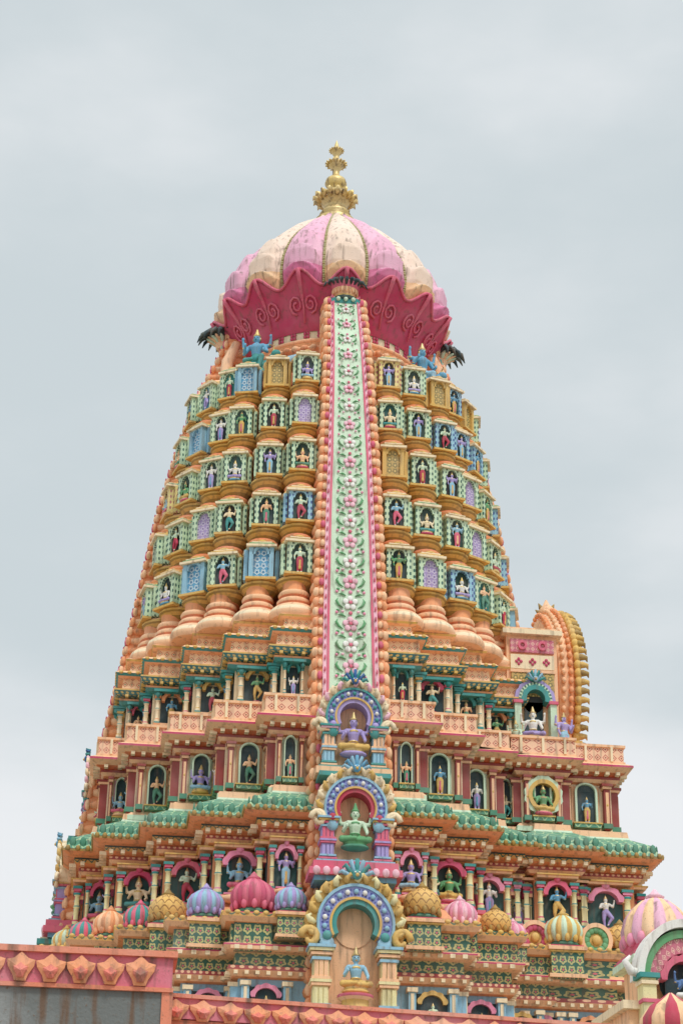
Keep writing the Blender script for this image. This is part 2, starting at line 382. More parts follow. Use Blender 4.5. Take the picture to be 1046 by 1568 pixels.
loft(mb,P2,[(10.975,.27,'peach'),(11.02,.27,'p_lattice'),(11.02,.24,'p_lattice'),(11.30,.24,'peach'),(11.31,.28,'peach'),(11.36,.28,'peach'),(11.37,.12,'peach'),(10.98,.12,'peach')],cap=False)
dent(mb,P2,.26,11.17,.05,.05,.3,.42,'cream')
mb.obj('middle_tier_walls',tower)
mb=MB()
loft(mb,P3,[(10.9,0,'orange'),(11.45,0,'p_cream'),(11.5,0,'cream'),(12.12,0,'teal'),(12.14,.1,'teal'),(12.2,.16,'orange'),(12.24,.16,'orange'),(12.26,.1,'p_teal'),(12.3,.24,'p_teal'),(12.38,.28,'gold'),(12.41,.28,'orange'),(12.42,.12,'peach'),
  (12.48,.12,'p_cream'),(12.68,.1,'peach'),(12.7,.22,'teal'),(12.75,.27,'peach'),(12.8,.22,'peach'),(12.84,-.02,'cream'),(12.9,-.02,'p_cream'),(13.05,-.04,'peach'),(13.07,.06,'gold'),(13.11,.08,'peach'),(13.15,.0,'peach'),(13.17,-.3,'orange')])
dent(mb,P3,.14,12.28,.07,.14,.05,.19,'gold'); dent(mb,P3,.25,12.76,.1,.03,.07,.15,'gold','leaf')
mb.obj('upper_tier_walls',tower)
# ------------------------------------------------------------------ niche units (local: front -Y, wall plane y=0)
def pil(mb,x,y,z0,z1,r,c1,c2,c3):
    h=z1-z0
    mb.box((x,y,z0+.04*h),(r*3,r*3,.08*h),c2); mb.box((x,y,z0+.105*h),(r*2.6,r*2.6,.05*h),c3)
    mb.lathe([(r*1.2,z0+.13*h),(r*1.25,z0+.2*h),(r*.9,z0+.24*h),(r*.95,z0+.5*h),(r*1.25,z0+.53*h),(r*.95,z0+.56*h),(r*.85,z0+.78*h),(r*1.2,z0+.8*h),(r*1.35,z0+.85*h),(r*.9,z0+.88*h)],10,[c1,c2,c1,c1,c3,c1,c1,c3,c2],T(x,y,0))
    mb.box((x,y,z0+.91*h),(r*2.8,r*2.8,.06*h),c2); mb.box((x,y,z0+.97*h),(r*3.5,r*3.4,.06*h),c3)
def niche1(c,bk):
    m=MB()
    m.box((0,-.01,.46),(.6,.03,.8),bk)
    for x in(-.35,.35): pil(m,x,-.15,.0,.86,.055,'paleyellow',c,'teal')
    m.arch(0,.62,.2,.27,-.21,-.02,c,0,PI,22,scal=.035,ns=5); m.arch(0,.62,.27,.3,-.17,-.02,'peach',0,PI,16)
    m.ell((0,-.2,.93),(.07,.05,.08),c)
    m.box((0,-.13,.965),(.86,.26,.05),'peach'); m.box((0,-.15,1.0),(.88,.30,.025),'gold')
    for sx in(-1,1): m.ell((sx*.3,-.13,.86),(.07,.06,.05),'olive')
    m.box((0,-.12,.04),(.6,.2,.07),'orange'); m.ell((0,-.2,.0),(.36,.14,.09),'peach')
    m.box((0,-.18,.09),(.5,.14,.03),c)
    return m.mesh('niche_row1')
def niche2(c):
    m=MB()
    m.box((0,-.012,.48),(.46,.03,.86),c); m.box((0,-.025,.46),(.3,.03,.66),'tealdark'); m.arch(0,.79,.0,.15,-.045,-.02,'tealdark')
    m.arch(0,.79,.15,.185,-.12,-.02,'mint')
    for x in(-.17,.17): m.box((x,-.07,.46),(.035,.1,.66),'mint')
    for x in(-.34,.34):
        m.box((x,-.08,.42),(.1,.16,.84),'brown'); m.box((x,-.165,.42),(.05,.02,.7),'peach')
        m.box((x,-.09,.06),(.15,.21,.1),'green'); m.box((x,-.09,.87),(.15,.22,.05),'peach'); m.box((x,-.1,.92),(.18,.26,.05),'brown'); m.ell((x,-.12,.5),(.03,.07,.05),'gold')
    m.box((0,-.1,.05),(.44,.18,.08),'p_greenscale'); m.box((0,-.11,.1),(.48,.2,.025),'gold')
    return m.mesh('niche_row2')
def niche3(c):
    m=MB()
    m.box((0,-.01,.33),(.5,.02,.62),'tealdark'); m.arch(0,.52,.16,.22,-.14,-.01,c,scal=.03,ns=5,n=20)
    for x in(-.32,.32): pil(m,x,-.12,0,.66,.05,'cream',c,'teal')
    m.box((0,-.1,.03),(.5,.16,.06),'peach'); m.box((0,-.14,.7),(.84,.28,.05),'teal')
    for x in (-.32,.32): m.ell((x,-.17,.64),(.07,.09,.07),'teal')
    return m.mesh('niche_row3')
def niche0(c):
    m=MB()
    m.box((0,-.01,.45),(.5,.02,.7),'tealdark'); m.arch(0,.6,.17,.23,-.1,-.01,c,scal=.03,ns=5)
    for x in(-.33,.33):
        m.box((x,-.07,.42),(.12,.14,.84),'skyblue'); m.box((x,-.15,.42),(.05,.02,.7),'cream'); m.box((x,-.08,.05),(.17,.2,.08),'peach'); m.box((x,-.08,.84),(.17,.2,.08),'cream')
    m.box((0,-.1,.05),(.5,.2,.08),'peach')
    return m.mesh('niche_row0')
N1=[niche1(c,b) for c in('rose','magenta','pink') for b in ('darkgreen','tealdark','reliefteal')]; N2=[niche2(c) for c in('peach','lightpink','skyblue','mint')]; N3=[niche3(c) for c in('gold','orange','rose','teal')]; N0=[niche0(c) for c in('pink','gold','orange')]
def put_row(P,off,z,H,units,name,kinds,fs,fz,nat=.85,gap=.85):
    for a,b,nv in edges(P,off,gap):
        L=(b-a).length
        if L<.25: continue
        n=max(1,round(L/nat)); d=(b-a)/L; phi=math.atan2(nv.x,-nv.y)
        for i in range(n):
            p=a+d*(L*(i+.5)/n); W=L/n
            inst(name,random.choice(units),tower,T(p.x,p.y,z)@RZ(phi)@S(min(1.25,W/.88),1,H))
            if W>.4:
                q=p+nv*.13; k=fs*min(1,W/.7)*random.uniform(.92,1.05); kd=rand_fig(kinds)
                kk=k*(1.25 if 'seat' in kd.name else 1)
                inst('relief_figure',kd,tower,T(q.x,q.y,z+fz)@RZ(phi+random.uniform(-.2,.2))@S(kk,kk,kk))
put_row(P1,0,7.56,1.0,N1,'niche_row1',('stand','four','dance','seat'),.68,.1)
put_row(P2,0,9.69,.95,N2,'niche_row2',('stand','four','dance','seat'),.56,.11)
put_row(P3,0,11.42,1.0,N3,'niche_row3',('stand','four','dance'),.54,.07)
put_row(P1,.5,5.06,.95,N0,'niche_row0',('stand','four'),.5,.1,nat=.9,gap=1.0)
# ------------------------------------------------------------------ ribbed turrets on the lower ledge
def turret(c1,c2,scale=False):
    m=MB()
    m.box((0,0,-.3),(.62,.62,.5),'p_scroll'); m.box((0,0,-.5),(.72,.72,.06),'peach'); m.box((0,0,-.05),(.74,.74,.06),'peach'); m.box((0,0,-.01),(.64,.64,.03),'magenta')
    m.box((0,0,-.1),(.68,.68,.03),'gold')
    m.lathe([(.25,0),(.3,.03),(.3,.06),(.25,.09)],16,'green')
    prof=[(.26,.09),(.33,.14),(.37,.24),(.36,.34),(.29,.44),(.18,.51),(.08,.55)]
    if scale: m.lathe(prof,24,'p_goldscale')
    else: m.lathe(prof,80,None,lobes=20,amp=.1,cmats=[c1,c2])
    m.lathe([(.1,.53),(.13,.56),(.06,.6),(.05,.62),(.01,.66)],10,c2)
    for i in range(12):
        a=2*PI*i/12; m.ell((.33*math.cos(a),.33*math.sin(a),.13),(.05,.05,.07),c2)
    return m.mesh('turret')
TU=[turret('gold','olive',scale=True),turret('pink','lightpink'),turret('magenta','rose'),turret('teal','rose'),turret('peach','orange'),turret('skyblue','lilac'),turret('mint','gold')]
for sgn in (-1,1):
    seq=[(1.12,-5.62,5,.85),(1.78,-5.3,2,1.2) ,(2.62,-4.85,5,1.0),(3.3,-4.2,0,1.05),(3.8,-3.7,3,.9),(4.35,-3.0,4,.95),(4.85,-2.3,3,.85),(5.2,-1.7,6,.8)] if sgn<0 else [(1.3,-5.55,0,1.05),(2.1,-5.0,1,.95),(2.85,-4.6,0,.9),(3.3,-4.05,1,.75),(4.3,-3.95,6,1.1),(5.5,-3.65,0,1.0)]
    for x,y,k,s in seq: inst('turret',TU[k],tower,T(sgn*abs(x),y,7.06)@S(s*.92,s*.92,s*1.02))
# ------------------------------------------------------------------ shikhara body
colpos=[(1.03,3.82,0),(1.72,3.46,5),(2.40,2.94,14),(2.94,2.40,30),(3.40,1.72,52),(3.74,1.03,78)]
FW=[(12.8,1.05),(14.45,1.0),(16.7,.945),(18.9,.865),(19.5,.79)]     # along the face
FD=[(12.8,1.03),(14.45,.975),(16.7,.90),(18.9,.80),(19.5,.75)]     # out from the axis
def cpos(x,y,z):
    a,b=interp(FW,z),interp(FD,z)
    return (x*(a if x<y else b),y*(b if x<y else a))
mb=MB()
full=[]
allr=[]
for z in [12.8,13.5,14.45,15.5,16.7,17.8,18.9,19.2]:
    P_=[cpos(x,y,z) for x,y,_ in colpos]; P_=[(x,-y) for x,y in P_]; R_=[]
    for q in range(4): R_+=[rot90(p,q) for p in P_]
    allr.append([(x*.91,y*.91,z) for x,y in R_]); full=R_
allr.append([(2.15*x/math.hypot(x,y),2.15*y/math.hypot(x,y),19.7) for x,y in full])
n=len(full);vs=[v for r in allr for v in r]
fs=[(j*n+i,j*n+(i+1)%n,(j+1)*n+(i+1)%n,(j+1)*n+i) for j in range(len(allr)-1) for i in range(n)]
mb.add(vs,fs,'deep_orange'); mb.obj('tower_core',tower)
def unit(panel,post,cap,top=False):
    m=MB(); n8=16
    m.lathe([(.2,-.62),(.27,-.57),(.33,-.5),(.39,-.45),(.42,-.42),(.42,-.38)],n8,['orange','olive','gold','olive','gold'],smooth=False)
    m.lathe([(.38,-.38),(.39,-.35),(.34,-.32)],n8,'peach',smooth=False)
    m.lathe([(.32,-.32),(.32,.28)],8,'peach',smooth=False,a0=PI/8)
    m.box((0,-.325,-.02),(.38,.07,.60),panel)
    m.arch(0,.15,.12,.175,-.42,-.35,post,n=10); m.ell((0,-.4,.335),(.05,.03,.05),'gold')
    for x in(-.20,.20): m.box((x,-.345,-.02),(.09,.15,.62),post)
    for x in(-.31,.31): m.box((x,-.21,-.02),(.08,.16,.6),post)
    m.box((0,-.36,.305),(.60,.24,.045),'cream'); m.box((0,-.34,.345),(.5,.2,.04),cap); m.box((0,-.32,.385),(.4,.18,.035),'cream'); m.ell((0,-.32,.41),(.12,.1,.05),'gold')
    m.box((0,-.38,-.34),(.6,.17,.045),'gold')
    m.lathe([(.38,.28),(.4,.32),(.36,.37),(.31,.42),(.26,.44)],n8,['cream',cap,'gold','peach'],smooth=False)
    if top: m.lathe([(.27,.42),(.25,.48),(.1,.54),(.02,.58)],16,['peach','gold','gold'])
    else: m.lathe([(.24,.42),(.31,.45),(.33,.49),(.29,.53),(.23,.55)],18,['peach','orange','deep_orange','orange'])
    return m.mesh('niche_turret')
PAN=[('darkgreen','p_mintdots','leafgreen',0),('tealdark','p_mintdots','olive',0),('tealdark','p_yellowdots','green',0),('darkgreen','p_bluedots','gold',0),('black','p_mintdots','leafgreen',0),('darkgreen','p_mintdots','olive',0),('tealdark','p_mintdots','gold',0),('darkgreen','p_bluedots','leafgreen',0),('reliefteal','p_mintdots','gold',0),
     ('p_lilac','p_mintdots','gold',1),('p_bluelat','skyblue','leafgreen',1),('p_pinklat','p_mintdots','rose',1),('p_goldlat','gold','olive',1),('teal','p_mintdots','leafgreen',0),('blue','p_mintdots','gold',0)]
UN=[(unit(a,p,c),unit(a,p,c,True),b) for a,p,c,b in PAN]
BELL=MB(); BELL.lathe([(.50,0),(.54,.05),(.54,.12),(.50,.2),(.42,.27),(.33,.31),(.36,.34),(.37,.39),(.33,.43),(.28,.46),(.32,.49),(.34,.54),(.31,.59),(.25,.61),(.25,.8)],24,['peach','peach','cream','peach','orange','deep_orange','peach','peach','orange','deep_orange','peach','peach','orange','orange']); BELLM=BELL.mesh('bell_roof')
rows=[14.38,15.55,16.71,17.82,18.87]
for side in range(2):
    for sg in(-1,1):
        for ci,(x,y,an) in enumerate(colpos):
            ph=sg*math.radians(an) if side==0 else math.pi-sg*math.radians(an)
            ys=-1 if side==0 else 1
            cx,cy=cpos(x,y,13.0)
            inst('bell_roof',BELLM,tower,T(sg*cx,ys*cy,13.12)@S(.98,.98,1))
            for ri,z in enumerate(rows):
                cx,cy=cpos(x,y,z); s=(1.05,1.0,.95,.91,.87)[ri]
                um,ut,plain=random.choice(UN)
                hgt=(1.05,1.02,1.0,.96,.94)[ri]
                M=T(sg*cx,ys*cy,z)@RZ(ph+random.uniform(-.05,.05))@S(s,s*1.08,hgt)
                inst('niche_turret',ut if ri==4 else um,tower,M)
                if not plain and ys<0:
                    k=.54; inst('relief_figure',rand_fig(('stand','four','dance','seat')),tower,M@T(0,-.40,-.31)@S(k,k*.7,k))
# ------------------------------------------------------------------ centre bands
WT=[(0,5.9),(5,5.75),(7.3,5.5),(9.4,5.25),(12.9,4.64),(14.7,4.34),(16.7,4.02),(18.3,3.64),(19.3,3.34),(19.9,3.1),(20.4,2.86),(20.9,2.66),(21.05,2.62)]
HT=[(0,.9),(9,.84),(13,.79),(15.3,.73),(21.1,.48)]
def W(z): return interp(WT,z)
def HW(z): return interp(HT,z)
def band(z0,flowers=True):
    m=MB(); z1=21.0; N=60
    def strip(xa,xb,dy,mat,back=1.2,za=z0):
        vs=[];fs=[]
        for i in range(N+1):
            z=za+(z1-za)*i/N; h=HW(z); y=-W(z)-dy
            vs+=[(xa*h,y,z),(xb*h,y,z),(xb*h,y+back,z),(xa*h,y+back,z)]
        for i in range(N):
            a=4*i;b=a+4
            fs+=[(a,a+1,b+1,b),(a+1,a+2,b+2,b+1),(a+2,a+3,b+3,b+2),(a+3,a,b,b+3)]
        fs+=[(0,3,2,1),(4*N,4*N+1,4*N+2,4*N+3)]
        m.add(vs,fs,mat)
    strip(-.86,.86,0,'orange')
    zb=max(z0,11.2)
    strip(-.53,.53,.03,'mint',.2,zb)
    strip(-.59,-.53,.055,'rose',.2,zb); strip(.53,.59,.055,'rose',.2,zb); strip(-.69,-.595,.045,'lightpink',.2,zb); strip(.595,.69,.045,'lightpink',.2,zb)
    z=z0+.1; i=0
    while z<20.85:
        h=HW(z); y=W(z); st=.215 if z>12 else .25
        for sx in(-1,1):
            m.ell((sx*h*.86,-y+.40,z),(.12,.42,st*.47),'orange' if i%2 else 'peach',None,10,6)
            m.ell((sx*h*.88,-y,z),(.075,.06,st*.46),'peach' if i%2 else 'orange',None,8,6)
            m.ell((sx*h*.76,-y-.05,z),(.055,.04,st*.36),'rose' if i%3==0 else 'peach',None,6,4)
            m.ell((sx*h*.64,-y-.055,z+st*.5),(.022,.02,.055),'rose',None,5,4)
        z+=st; i+=1
    if flowers:
        z=zb+.3; i=0
        while z<20.7:
            y=-W(z)-.05; s=HW(z)/.7*.95; tilt=math.atan2(W(z)-W(z+.3),.3)
            M=T(0,y,z)@Matrix.Rotation(-tilt,4,'X')@S(s,1,s)
            fc='lightpink' if i%2 else 'white'
            for k in range(5):
                a=PI/2+2*PI*k/5+random.uniform(-.1,.1); m.ell((.095*math.cos(a),-.01,.095*math.sin(a)),(.06,.022,.06),fc,M,8,5)
            m.ell((0,-.035,0),(.038,.02,.038),'rose',M,8,4)
            for sx in(-1,1):
                m.tube([(sx*.14,0,-.1),(sx*.22,-.01,-.05),(sx*.27,-.015,.03),(sx*.24,-.02,.09)],[.008,.022,.026,.008],'leafgreen',M,5)
                m.tube([(sx*.09,0,.15),(sx*.17,-.01,.19),(sx*.24,-.01,.17)],[.01,.022,.006],'leafgreen',M,5)
                m.ell((sx*.26,-.01,.23),(.03,.02,.03),'pink',M,6,4); m.ell((sx*.15,-.01,-.18),(.035,.02,.025),'lightpink',M,6,4); m.ell((sx*.24,0,-.15),(.035,.02,.024),'leafgreen',M,6,4)
            m.ell((0,-.01,.225),(.04,.02,.04),'rose' if i%2 else 'pink',M,6,4)
            z+=.455; i+=1
    Mh=T(0,-W(20.95)-.0,20.9)@S(.86,.86,.95)
    m.box((0,.15,-.02),(.8,.5,.12),'teal',Mh); m.lathe([(.3,.03),(.33,.1),(.27,.16),(.36,.3),(.46,.42),(.4,.46)],14,['darkgreen','gold','peach','rose','peach'],Mh@T(0,.12,0)@S(1,.9,1))
    for k in range(11):
        a=PI+PI*k/10; cx,cy=math.cos(a),math.sin(a)
        m.tube([(.3*cx,.12+.3*cy,.36),(.44*cx,.12+.42*cy,.45),(.56*cx,.12+.5*cy,.42),(.62*cx,.12+.54*cy,.33)],[.05,.06,.04,.01],'tealdark',Mh,6)
        m.ell((.33*cx,.12+.3*cy,.26),(.035,.035,.09),'peach',Mh,6,5)
    for sx in(-.2,0,.2): m.ell((sx,-.14,0),(.06,.05,.05),'mint',Mh)
    return m
band(4.9).obj('front_band',tower)
inst('left_band',band(4.9,True).mesh('side_band'),tower,T(.1,0,0)@RZ(-PI/2))
inst('right_band',band(12.6,False).mesh('right_band'),tower,T(-.1,0,0)@RZ(PI/2)); inst('rear_band',band(4.9,False).mesh('rear_band'),tower,RZ(PI))
mb=MB()
for sx in(-1,1):
    Mh=T(sx*2.62,0,21.05)@RZ(PI/2*sx)@S(.85,.85,.85)
    mb.lathe([(.2,-.15),(.26,-.02),(.2,.12),(.1,.2)],12,['peach','orange','rose'],Mh)
    for k in range(9):   # curved ribs of a serpent hood spreading outward
        a=PI*1.08+PI*.84*k/8; cx,cy=math.cos(a),math.sin(a)
        mb.tube([(.12*cx,.1*cy,.0),(.3*cx,.28*cy,.22),(.42*cx,.5*cy,.28),(.48*cx,.68*cy,.18),(.46*cx,.76*cy,.02)],[.05,.07,.075,.05,.012],'hoodgrey' if k%2 else 'tealdark',Mh,6)
        mb.tube([(.12*cx,.1*cy,-.06),(.3*cx,.3*cy,.1),(.4*cx,.5*cy,.14)],[.05,.06,.02],'peach' if k%2 else 'mint',Mh,6)
mb.obj('side_hoods',tower)
# ------------------------------------------------------------------ neck, lotus ring and dome
mb=MB()
mb.lathe([(2.45,19.40),(2.35,19.55),(2.14,19.62),(2.1,19.95),(2.2,19.97),(2.26,20.03),(2.2,20.1),(2.1,20.12),(2.1,20.16),(2.2,20.18),(2.22,20.24),(2.16,20.3),(2.08,20.32),(2.08,20.56)],72,
 ['skyblue','lilac','cream','peach','orange','peach','peach','peach','peach','orange','peach','peach','cream'])
for i in range(64):
    a=2*PI*i/64; mb.ell((2.22*math.cos(a),2.22*math.sin(a),20.04),(.11,.11,.07),'peach' if i%2 else 'orange',None,6,4)
for i in range(40):
    a=2*PI*(i+.5)/40
    for z,r in((20.42,2.1),(19.79,2.15)):
        Mf=T(r*math.cos(a),r*math.sin(a),z)@RZ(a+PI/2)
        for k in range(4): q=PI/4+PI/2*k; mb.ell((.055*math.cos(q),0,.055*math.sin(q)),(.042,.02,.042),'magenta',Mf,6,4)
mb.obj('dome_neck',tower)
mb=MB(); NL=16; seg=20; n=NL*seg
prof=[(2.1,20.5),(2.2,20.6),(2.26,20.75),(2.33,20.9),(2.44,21.05),(2.57,21.2),(2.68,21.32),(2.74,21.4)]
vs=[];fs=[];ms=[]
OFF=-PI/2-PI/NL
for j,(r,z) in enumerate(prof):
    t=j/(len(prof)-1)
    for i in range(n):
        a=OFF+2*PI*i/n; c=abs(math.sin(NL*(a-OFF)/2))
        rr=r+(.12*c-.07)*min(1,t*1.5)+.12*t**3*(c**3)
        vs.append((rr*math.cos(a),rr*math.sin(a),z+t**2*(.30*c**2.2-.12)))
k=len(prof)
for i in range(n):
    a=OFF+2*PI*i/n; c=abs(math.sin(NL*(a-OFF)/2)); vs.append((2.48*math.cos(a),2.48*math.sin(a),21.34+.26*c**2.2-.12))
for j in range(k):
    for i in range(n):
        l=(i+1)%n; fs.append((j*n+i,j*n+l,(j+1)*n+l,(j+1)*n+i)); ms.append('magenta' if j<7 else 'pink')
mb.add(vs,fs,ms,None,True)
for q in range(NL):
    a=OFF+2*PI*(q+.5)/NL; Mq=RZ(a+PI/2)
    for sx in(-1,1):
        pts=[]
        for s_ in range(15):
            t=s_/14; ang=-PI/2+t*3.2*PI; rad=.18*(1-t*.82)
            x=sx*(.19+rad*math.cos(ang)*.95-.02); zz=20.98+rad*math.sin(ang)
            rr=interp([(20.6,2.25),(20.9,2.36),(21.05,2.48),(21.2,2.62),(21.3,2.7)],zz)
            pts.append((x,-rr,zz))
        mb.tube(pts,[.028]*12+[.03,.034,.03],'rose',Mq,5)
    mb.tube([(0,-2.28,20.62),(0,-2.39,20.95),(0,-2.60,21.2),(0,-2.86,21.45),(0,-2.94,21.56),(0,-2.9,21.6)],[.02,.03,.04,.055,.05,.02],'rose',Mq,6)
    pp=[]
    for s_ in range(13):
        b_=(s_/12-.5)*2*PI/NL; c=abs(math.cos(NL*b_/2)); rr=2.74+.12*c-.07+.12*c**3; pp.append((rr*math.sin(b_),-rr*math.cos(b_),21.4+.30*c**2.2-.12))
    mb.tube(pp,.035,'rose',Mq,5)
mb.obj('lotus_ring',tower)
mb=MB()
dp=[(2.46,21.28),(2.58,21.4),(2.68,21.6),(2.71,21.85),(2.65,22.15),(2.50,22.45),(2.27,22.78),(1.97,23.1),(1.63,23.4),(1.28,23.7),(.96,23.95),(.68,24.15),(.5,24.3),(.42,24.42)]
dd=[]
for i in range(len(dp)-1):
    for s_ in range(12):
        t=s_/12; dd.append((dp[i][0]+(dp[i+1][0]-dp[i][0])*t,dp[i][1]+(dp[i+1][1]-dp[i][1])*t))
dd.append(dp[-1]); vs=[];fs=[];ms=[]
J=len(dd)
def tongue(v,x,v0,hw,h):   # raised leaf: crisp arched upper edge, dying away below
    q=abs(x-.5)/hw
    if q>=1: return 0
    top=v0-.075*q*q
    if v>top: return 0
    return h*max(0,1-(top-v)/.15)*min(1,(1-q)/.2)*min(1,(top-v)/.01)
for j,(r,z) in enumerate(dd):
    v=j/J
    for i in range(n):
        a=OFF+2*PI*i/n; x=(i%seg)/seg; c=math.sin(PI*x)
        amp=.19*min(1,r/1.3)*c**.55
        st=tongue(v,x,.22,.44,.15)+tongue(v,x,.35,.38,.14)+tongue(v,x,.48,.32,.11)
        rr=r*.95+amp+st*min(1,r/1.6)
        vs.append((rr*math.cos(a),rr*math.sin(a),z))
for j in range(J-1):
    for i in range(n):
        l=(i+1)%n; fs.append((j*n+i,j*n+l,(j+1)*n+l,(j+1)*n+i))
        q=(i//seg)%2; v=j/J
        if v>.985: m_='gold'
        else: m_=('domepeach' if q==0 else 'domepink') if (v<.2) else ('domepeach2' if q==0 else 'domepink2')
        ms.append(m_)
mb.add(vs,fs,ms,None,True)
for q in range(NL):
    a=OFF+2*PI*q/NL
    for t in range(56):
        u=t/56*(J-16)+5; j=int(u); r,z=dd[j]; mb.ell((r*.967*math.cos(a),r*.967*math.sin(a),z),(.045,.045,.034),'domerope',None,5,4)
mb.obj('dome',tower)
mb=MB()
mb.lathe([(.5,24.3),(.52,24.38),(.4,24.46),(.32,24.5),(.40,24.56),(.33,24.66),(.25,24.74),(.3,24.8),(.40,24.92),(.46,25.0),(.4,25.08),(.2,25.14),(.15,25.2),(.22,25.3),(.28,25.4),(.25,25.5),(.13,25.58),(.09,25.66),(.09,25.76),(.17,25.86),(.24,25.94),(.16,25.99),(.08,26.03),(.07,26.16),(.13,26.24),(.17,26.3),(.1,26.35),(.06,26.4),(.05,26.46),(.005,26.58)],28,'gilt')
for k in range(16):
    a=2*PI*k/16
    for r,z,s in((.44,25.0,1),(.23,25.94,.4),(.16,26.3,.28)):
        cx,cy=math.cos(a),math.sin(a)
        mb.tube([((r-.06*s)*cx,(r-.06*s)*cy,z-.1*s),((r+.05*s)*cx,(r+.05*s)*cy,z),((r+.1*s)*cx,(r+.1*s)*cy,z+.01*s),((r+.13*s)*cx,(r+.13*s)*cy,z-.08*s)],[.05*s,.08*s,.05*s,.01*s],'gilt',None,6)
mb.obj('finial',tower)
# ------------------------------------------------------------------ aedicules
def crest(m,M,c1,c2,s):
    for k in range(7):
        a=PI*(.1+.8*k/6); m.tube([(0,0,0),(.5*s*math.cos(a),-.05,.5*s*math.sin(a)),(s*math.cos(a),-.1,s*math.sin(a)*1.1),(s*1.15*math.cos(a),-.02,s*.95*math.sin(a))],[.08*s,.16*s,.13*s,.02],c1 if k%2 else c2,M,6)
    m.ell((0,-.1,.15*s),(.3*s,.2*s,.32*s),c1,M); m.ell((0,-.1-.2*s,.1*s),(.12*s,.12*s,.12*s),'gold',M)
    for sx in(-1,1): m.ell((sx*.13*s,-.1-.18*s,.27*s),(.06*s,.05*s,.06*s),'white',M,6,4)
def aed(w,h,c):
    m=MB(); D=.62
    m.box((0,.2,.035*h),(w*1.08,D+.2,.07*h),c['base']); m.box((0,.2,.08*h),(w*1.0,D+.1,.02*h),c['a'])
    m.box((0,.42,.35*h),(w*.8,.2,.6*h),'peach')
    for sx in(-1,1):
        x=sx*.35*w; pw=.2*w
        m.box((x,.12,.29*h),(pw*.8,.3,.4*h),c['pil'])
        for q,cc,e in((.11,c['base'],1.15),(.14,c['a'],1.05),(.27,c['base'],1.0),(.29,c['pil'],1.08),(.31,c['base'],1.0),(.43,c['a'],.98),(.46,c['base'],1.1),(.485,c['b'],1.25),(.505,c['a'],1.4)):
            m.box((x,.10,q*h),(pw*e,.36*e,.018*h),cc)
        for t in(-.25,0,.25): m.box((x+t*pw,-.04,.37*h),(.04*w,.03,.1*h),c['base']); m.box((x+t*pw,-.04,.2*h),(.04*w,.03,.1*h),c['pil'])
    zc=.62*h if h/w<1.55 else .66*h
    R=w*.5
    m.arch(0,zc,R*.40,R*.50,-.02,.34,c['in'],-.5,PI+.5,26); m.arch(0,zc,R*.5,R*.55,-.05,.32,'gold',-.5,PI+.5,26)
    m.arch(0,zc,R*.55,R*.76,-.03,.32,c['bead'],-.5,PI+.5,26); m.arch(0,zc,R*.76,R*.82,-.06,.3,c['a'],-.45,PI+.45,26)
    m.arch(0,zc,R*.82,R*.98,-.02,.3,c['out'],-.4,PI+.4,40,scal=.04*w,ns=11)
    m.disc(0,zc,R*.42,.3,'peach')
    for k in range(15):
        a=-.3+(PI+.6)*k/14
        ca,sa=math.cos(a),math.sin(a); tx,tz=-sa,ca; q=1 if a<PI/2 else -1
        pts=[(R*.86*ca,-.04,zc+R*.86*sa),(R*.95*ca+tx*.03*w*q,-.07,zc+R*.95*sa+tz*.03*w*q),(R*1.0*ca+tx*.07*w*q,-.08,zc+R*1.0*sa+tz*.07*w*q),(R*.93*ca+tx*.09*w*q,-.07,zc+R*.93*sa+tz*.09*w*q)]
        m.tube(pts,[.03*w,.036*w,.026*w,.012*w],c['b'] if k%2 else c['out'],None,6)
        a=-.4+(PI+.8)*k/14; m.ell((R*.655*math.cos(a),-.05,zc+R*.655*math.sin(a)),(.028*w,.035,.028*w),c['a'] if k%2 else 'white',None,8,5)
    for sx in(-1,1):
        pts=[(sx*(R*.95+.10*w*math.cos(t)*(1-t/9)),-.06,zc-.16*w+.11*w*math.sin(t)*(1-t/9)) for t in [i*.55 for i in range(12)]]
        m.tube(pts,[.04*w]*8+[.035*w,.03*w,.025*w,.02*w],c['out'],None,6)
        m.ell((sx*.3*w,-.05,zc-.22*w),(.08*w,.07,.09*w),c['a']); m.ell((sx*.3*w,-.1,zc-.14*w),(.05*w,.06,.05*w),c['in'])
    crest(m,T(0,-.02,zc+R*.93),c['crest'],c['a'],.17*w)
    return m
C1=dict(base='peach',pil='skyblue',a='teal',b='lightpink',bead='p_bluebead',out='cream',crest='deepblue',**{'in':'lilac'})
C2=dict(base='rose',pil='lilac',a='skyblue',b='gold',bead='p_bluebead',out='cream',crest='blue',**{'in':'crimson'})
C3=dict(base='peach',pil='paleyellow',a='skyblue',b='paleyellow',bead='p_bluebead',out='gold',crest='teal',**{'in':'teal'})
A3=aed(1.72,2.75,C3).mesh('aedicule_lower'); A2=aed(1.44,1.85,C2).mesh('aedicule_middle'); A1=aed(1.34,1.85,C1).mesh('aedicule_upper')
for R_,nm,dy in((RZ(0),'front',0),(RZ(-PI/2),'left',.5)):
    for me,y,z,kind,st,fsz,fzz in((A3,-6.2+dy,5.0,'seat2',('skyblue','gold','gilt','black','gold','black'),.95,.55),(A2,-5.95+dy,7.78,'seat',('mint','leafgreen','leafgreen','green','green','black'),1.0,.16),(A1,-5.5+dy,9.62,'seat',('lilac','gold','gilt','black','lilac','black'),1.0,.16)):
        if me is A3 and dy: continue
        inst(nm+'_'+me.name,me,tower,R_@T(0,y,z))
        big_statue(kind,st,R_@T(0,y-(.12 if me is A3 else -.05),z+fzz+(.22 if me is not A3 else 0))@S(fsz,fsz,fsz))
mb=MB()
mb.lathe([(.3,5.2),(.33,5.26),(.24,5.34),(.24,5.46),(.32,5.5),(.32,5.55)],16,['teal','peach','gold','peach','rose'],T(0,-6.3,0))
